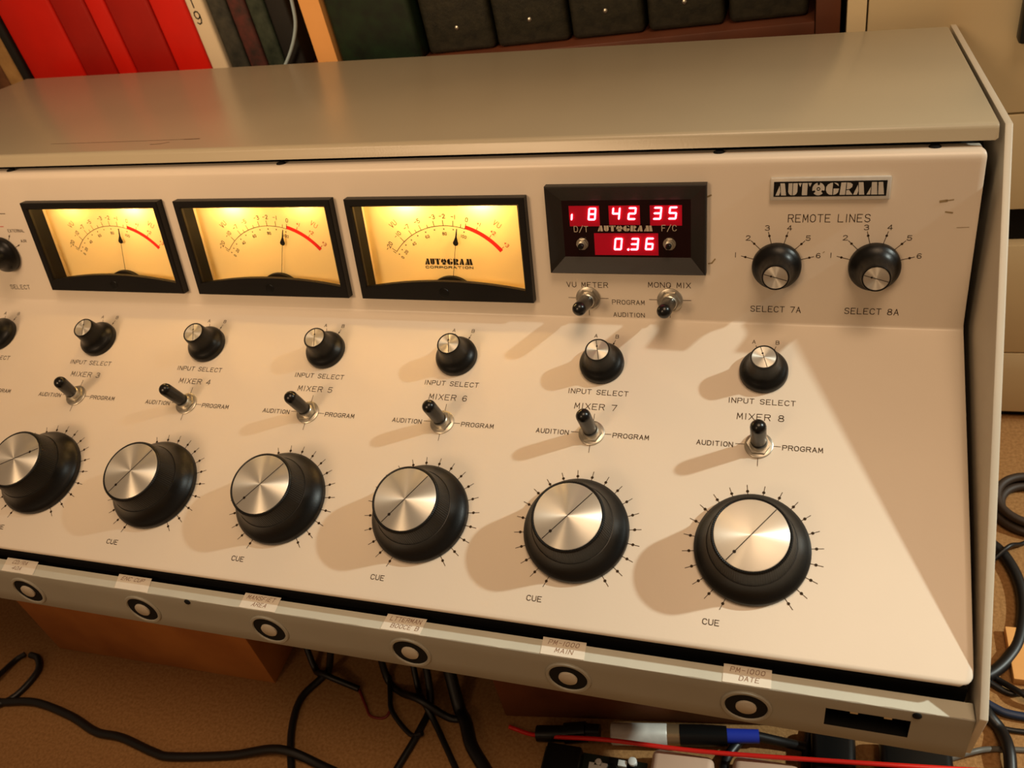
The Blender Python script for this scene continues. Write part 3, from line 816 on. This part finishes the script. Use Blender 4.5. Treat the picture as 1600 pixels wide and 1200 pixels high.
cable([(-.390, .080, -.085), (-.3846, .0583, -.20), (-.3676, .0319), (-.3505, .0223, FZ + .0105), (-.3186, .0183)], .0026, 'cable', 'cable', 'short thin black cable crossing the curving one beside the orange block')
cable([(-.3186, .0183), (-.3072, .0057), (-.2993, -.0019), (-.2871, -.0011), (-.2845, .0094)], .0011, 'wire', 'darkredwire', 'thin dull red wire curling on the carpet under the rail', 'wire')
cable([(-.290, .075, -.085), (-.3020, .0500, -.20), (-.2993, .0331), (-.2817, .0212), (-.2579, .0109, FZ + .0165), (-.2343, .0065), (-.2200, .0078)], .0030, 'cable', 'cable', 'black cable sagging right towards the thick one under the rail')
cable([(-.262, .075, -.085), (-.2640, .0520, -.20), (-.2545, .0198), (-.2539, -.0075), (-.2606, -.0396), (-.2632, -.0596)], .0029, 'cable', 'cable', 'black cable running down left of the crossed pair in the middle')
cable([(-.272, .085, -.085), (-.2790, .0600, -.20), (-.2700, .0300), (-.2560, .0130, FZ + .009), (-.2429, -.0003), (-.2152, -.0315), (-.2006, -.0481)], .0025, 'cable', 'cable', 'thin black cable running down right of the crossed pair in the middle')
cable([(-.236, .070, -.088), (-.2430, .0500, -.20), (-.2295, .0182), (-.2183, .0038), (-.2083, -.0128), (-.1934, -.0277), (-.1771, -.0439)], .0052, 'cable', 'cable', 'thickest black cable hanging under the rail')
cable([(-.2965, .0330), (-.2900, .0180), (-.2824, .0041), (-.2607, -.0113), (-.2485, -.0119, FZ + .008)], .0020, 'cable', 'cable', 'thin dark cable curving low left of the crossed pair')
cable([(-.1843, .0078), (-.1655, .0047), (-.1437, .0018, FZ + .010), (-.1044, .0005, FZ + .021), (-.0379, .0035, FZ + .0205), (.0481, .0110, FZ + .0215), (.1205, .0185, FZ + .0215), (.1663, .0336)], .0016, 'wire', 'redwire', 'bright red wire stretched across the clutter at the lower right', 'wire')
cable([(.1480, .2500), (.1643, .2303), (.1768, .2151), (.1843, .1908), (.1844, .164), (.1774, .1349), (.168, .1175), (.1562, .1042), (.1429, .0955)], .0044, 'cable', 'cable', 'thick black cable bowing out beyond the right end plate')
cable([(.2448, .2700), (.2148, .2458), (.1942, .2295), (.1800, .2160, FZ + .0120), (.1632, .2007)], .0017, 'cable', 'cable', 'thin black cable crossing the bowed one at the right')
cable([(.1485, .1093), (.1598, .1007), (.1739, .0869, FZ + .0085), (.1884, .0805)], .0022, 'cable', 'cable', 'black cable of the upper loop at lower right edge')
cable([(.1479, .102), (.1646, .0913), (.1742, .0930), (.1899, .0960)], .0022, 'cable', 'cable', 'black cable beneath the wooden board at the right edge')
cable([(.1420, .0859), (.1549, .0775), (.1643, .0742), (.1873, .0732)], .0030, 'cable', 'bluecable', 'dark blue cable leaving the right end plate', 'cable')
cable([(.1400, .0740), (.1519, .0660), (.1632, .0630), (.1867, .0640)], .0018, 'cable', 'cable', 'thin black cable just below the dark blue one')
cable([(.1164, .0300, FZ + .006), (.1369, .0395, FZ + .009), (.1532, .0477), (.1838, .0512)], .0019, 'cable', 'greycable', 'grey braided cable at the lower right corner')
cable([(.1440, .0850), (.1500, .0691, FZ + .006), (.1560, .0608), (.1583, .0432, FZ + .009), (.1567, .0170)], .0040, 'cable', 'cable', 'thick black cable bending down past the right end plate')
mb = MB()
for k, (r_, z_) in enumerate(((.030, .0045), (.0225, .0045), (.0265, .0120))):
    pts = [(.205 + r_ * math.cos(t * PI / 12), .268 + r_ * math.sin(t * PI / 12), FZ + z_) for t in range(25)]
    mb.tube(pts, .0036, 8, 2)
thing(mb, 'cable_coil', 'browncable', 'coil of dark brown cable on the carpet before the cabinet', 'cable', (.205, .268, FZ), smooth=60)
mb = MB(); mb.box(.1690, .330, .1000, .1440, FZ, FZ + .007, T_((0, 0, 0)))
thing(mb, 'wooden_board', 'palewood', 'light orange wooden board on the carpet beyond the right end plate', 'board', (.25, .12, FZ), bevel=.001)

# microphone connector
A = Vector((-.1045, .0118, FZ + .0085)); Bv = Vector((-.0220, .0240, FZ + .0085)); dv = (Bv - A).normalized()
Tx = T_(A) @ dv.to_track_quat('Z', 'Y').to_matrix().to_4x4()
xlr = empty('xlr_connector', (A.x, A.y, FZ), 'silver microphone plug with black boot and blue ring on the carpet', 'connector')
Tl = T_(-Vector((A.x, A.y, FZ))) @ Tx
MB().lathe([(.0070, 0), (.0078, .0008), (.0078, .0400), (.0070, .0412)], 28).build('barrel', M['silver'], xlr, Tl)
MB().lathe([(.0074, .0408), (.0074, .0500)], 28).build('collar', M['brass'], xlr, Tl)
MB().lathe([(.0076, .0498), (.0076, .0660), (.0068, .0830)], 28).build('boot', M['black'], xlr, Tl)
MB().lathe([(.0052, .0828), (.0048, .1050)], 24).build('blue_ring', M['blue'], xlr, Tl)
mb = MB(); e0 = Tl @ Vector((0, 0, .1045)); mb.tube([e0, e0 + Vector((.016, .0005, -.0035)), e0 + Vector((.032, .000, -.005))], .0034); mb.build('cord', M['cable'], xlr, smooth=60)
# plug cluster and circuit board
mb = MB(); mb.tube([(-.160, .004, FZ + .006), (-.150, .005, FZ + .007), (-.138, .007, FZ + .007)], .0060); mb.tube([(-.139, .007, FZ + .007), (-.123, .010, FZ + .009)], .0075, smooth=False); mb.tube([(-.123, .010, FZ + .009), (-.113, .011, FZ + .009)], .0060, smooth=False)
thing(mb, 'audio_plug', 'black', 'black plug lying left of the silver microphone plug', 'connector', (-.135, .007, FZ), smooth=50)
pcb = empty('circuit_board', (-.112, -.015, FZ), 'small dark circuit board with white components at the bottom edge', 'circuit board')
MB().box(-.040, .036, -.030, .012, .0010, .0030).build('board', M['pcb'], pcb, smooth=0)
for k in range(16):
    x = -.005 + random.random() * .038; y = -.012 + random.random() * .022; s_ = .0016 + random.random() * .0018
    mb = MB()
    if k % 3 == 0: mb.lathe([(s_, .003), (s_, .0075), (s_ * .8, .0080)], 14, T=T_((x, y, 0)))
    else: mb.box(x - s_, x + s_, y - s_ * .7, y + s_ * .7, .003, .0055)
    mb.build('component', M['chip' if k % 2 else 'black'], pcb)
MB().box(-.036, -.010, -.020, .010, .003, .016).build('black_module', M['black'], pcb, bevel=.0015)
def pad(x0, x1, y0, y1, h, name, m, label, cat, bev):
    mb = MB(); mb.box(x0, x1, y0, y1, FZ, FZ + h)
    return tag(mb.build(name, M[m], None, bevel=bev, segs=4, origin=((x0 + x1) / 2, (y0 + y1) / 2, FZ)), label, cat)
pad(-.0720, -.0290, -.0480, .0040, .016, 'power_adapter', 'plastic', 'pale pinkish plastic adapter under the silver microphone plug', 'adapter', .005)
pad(-.0170, .0280, -.0480, .0090, .016, 'power_adapter', 'plastic', 'pale pinkish plastic adapter under the blue ring of the plug', 'adapter', .006)
pad(.0340, .0630, -.0300, .0400, .017, 'power_adapter', 'black', 'black rounded adapter under the slot in the front rail', 'adapter', .005)
pad(.0780, .1230, -.0300, .0400, .017, 'power_adapter', 'black', 'black glossy adapter at the bottom right below the end plate', 'adapter', .005)
cable([(-.0600, -.0600, FZ + .004), (-.0330, -.0400, FZ + .010), (-.0230, -.0180, FZ + .012), (-.0220, .0080, FZ + .005), (-.010, .0300)], .0034, 'cable', 'cable', 'black cable squeezed between the two pale adapters')
cable([(.0290, -.0600), (.0320, -.0100), (.0310, .0180), (.0340, .0450)], .0030, 'cable', 'cable', 'black cable between the pale adapter and the black one')

# ================================================================ BOOKCASE BEHIND
BY = .388
bc = empty('bookcase', (-.40, .51, FZ), 'brown wooden bookcase behind the console holding binders and box files', 'bookcase')
def bcp(name, m, x0, x1, y0, y1, z0, z1, bev=.0008, label=None):
    mb = MB(); mb.box(x0, x1, y0, y1, z0, z1)
    o = mb.build(name, M[m], bc, T_((.40, -.51, -FZ)), bevel=bev)
    if label: o['label'] = label
    return o
bcp('side_board', 'case', .0235, .0405, BY, .66, FZ, .62)
bcp('side_board', 'case', -1.050, -1.032, BY, .66, FZ, .62)
bcp('partition', 'palewood', -.3895, -.3700, BY, .655, .1290, .468, label='pale wooden upright')
bcp('shelf', 'case', -1.031, .0230, BY + .001, .655, .1110, .1287)
bcp('shelf', 'case', -1.031, .0230, BY + .001, .655, .470, .488)
bcp('shelf', 'case', -1.031, .0230, BY + .001, .655, FZ + .02, FZ + .038)
bcp('back_board', 'case', -1.031, .0230, .656, .661, FZ, .62, bev=0)
SZ = .1290
def book(x0, x1, m, name, label, cat, y0=.400, h=.29, depth=.21, page=True, rnd=.003, group=None):
    mb = MB(); mb.box(x0, x1, y0, y0 + depth, SZ, SZ + h)
    org = ((x0 + x1) / 2, y0 + depth / 2, SZ)
    o = tag(mb.build(name, M[m], None, bevel=rnd, segs=3, origin=org), label, cat, group)
    if page:
        mb = MB(); mb.box(x0 + .003 - org[0], x1 - .003 - org[0], y0 + .006 - org[1], y0 + depth + .0005 - org[1], h - .002, h + .0006)
        mb.build('pages', M['page'], o, smooth=0)
    return o
red = [(-.7195, -.6540, 'red', 'widest red binder, beside the thin black book at the left'), (-.6532, -.6158, 'red2', 'dull red binder right of the widest red one'), (-.6150, -.5935, 'red', 'narrowest red binder in the row'),
       (-.5927, -.5468, 'red2', 'fourth red binder from the left, two away from the white one'), (-.5460, -.5095, 'red', 'bright red binder touching the white binder')]
for x0, x1, m, lb in red: book(x0, x1, m, 'ring_binder', lb, 'binder', group='red binders on the shelf')
wb = book(-.5087, -.4905, 'white', 'ring_binder', 'narrow white binder numbered 19 right of the red ones', 'binder')
mb = MB()
T = Matrix.Rotation(PI / 2, 4, 'X')
ox, oy = -.4996, .400 + .105
strokes(mb, '1', -.0018, .0006, .0640, .0110, .0011, .0, T_((-.0008, -.1052, 0)) @ T)
strokes(mb, '9', -.0030, .0030, .0495, .0110, .0011, .0, T_((-.0014, -.1052, 0)) @ T)
mb.build('spine_number', M['inkdark'], wb, smooth=0)['label'] = 'black digits 19'
for x0, x1, m, lb in ((-.4895, -.4700, 'bk1', 'grey green dark book next to the white binder'), (-.4692, -.4510, 'bk2', 'dark red brown book among the dark ones'), (-.4502, -.4325, 'bk3', 'mottled dark green book left of the pale hanging cable'), (-.4317, -.4110, 'bk4', 'black book just left of the pale wooden upright')):
    book(x0, x1, m, 'book', lb, 'book', y0=.403)
book(-.7310, -.7205, 'bk4', 'book', 'thin black book at the left of the red binders', 'book', y0=.397)
book(-.7520, -.7318, 'tan', 'book', 'tan book left of the thin black one', 'book', y0=.399)
book(-.7960, -.7528, 'brownbk', 'book', 'mottled brown book at the far left of the shelf', 'book', y0=.401)
cable([(-.3930, .3960, .42), (-.3965, .3960, .26), (-.3990, .3950, .19), (-.4080, .3950, .160), (-.4335, .3950, .1305), (-.450, .3955, .1303)], .0016, 'cable', 'palecable', 'pale blue cable hanging in front of the dark books')
bx = [(-.3685, -.2915, 'boxgreen', False, 'dark green box file right of the pale upright'), (-.2893, -.2287, 'boxfile', True, 'leftmost black box file with a rivet, next to the dark green one'), (-.2265, -.1645, 'boxfile', True, 'second black riveted box file from the dark green one'),
      (-.1622, -.1037, 'boxfile', True, 'middle one of the five black riveted box files'), (-.1005, -.0425, 'boxfile', True, 'fourth black riveted box file, second from the right end'), (-.0388, .0185, 'boxfile', True, 'rightmost black box file beside the brown side board')]
for x0, x1, m, rv, lb in bx:
    o = book(x0, x1, m, 'box_file', lb, 'box file', y0=.401 if rv else .3905, h=.31, depth=.23, page=False, rnd=.0045, group='box files on the shelf')
    if rv: MB().lathe([(.0017, 0), (.0017, .0006), (.0008, .0012)], 16, T=T_((0, -.115, .0205)) @ Matrix.Rotation(PI / 2, 4, 'X')).build('rivet', M['steel'], o)

# ================================================================ BEIGE CABINET
cb = empty('filing_cabinet', (.31, .60, FZ), 'beige metal cabinet with drawer fronts behind the right end of the console', 'cabinet')
TC = T_((-.31, -.60, -FZ))
def cbp(name, m, x0, x1, y0, y1, z0, z1, bev=.001, parent=None):
    mb = MB(); mb.box(x0, x1, y0, y1, z0, z1)
    return mb.build(name, M[m], parent or cb, TC if parent is None else None, bevel=bev)
mb = MB()
for bxx in ((.0448, .0575, .381, .80, FZ + .006, .62), (.545, .558, .381, .80, FZ + .006, .62), (.0575, .545, .396, .80, FZ + .006, .62), (.0575, .545, .384, .40, .6, .62)): mb.box(*bxx)
mb.build('body', M['cabinet'], cb, TC, smooth=0)
d1 = cbp('drawer', 'cabinet', .0587, .5440, .380, .396, .0516, .598)
d2 = cbp('drawer', 'cabinet', .0587, .5440, .380, .396, -.0285, .0500)
cbp('drawer', 'cabinet', .0587, .5440, .380, .396, -.1712, -.0615)
cbp('drawer', 'cabinet', .0587, .5440, .380, .396, -.2410, -.1728)
cbp('recess', 'blackmatte', .0587, .5440, .390, .397, -.0615, -.0285, 0)
cbp('plinth', 'blackmatte', .0460, .5570, .386, .80, FZ, FZ + .010, 0)
mb = MB(); mb.box(.1545 - .31, .1820 - .31, .368 - .60, .3802 - .60, .1055 - FZ, .175 - FZ); mb.build('handle', M['black'], d1, TC.inverted() @ Matrix.Identity(4), bevel=.003)
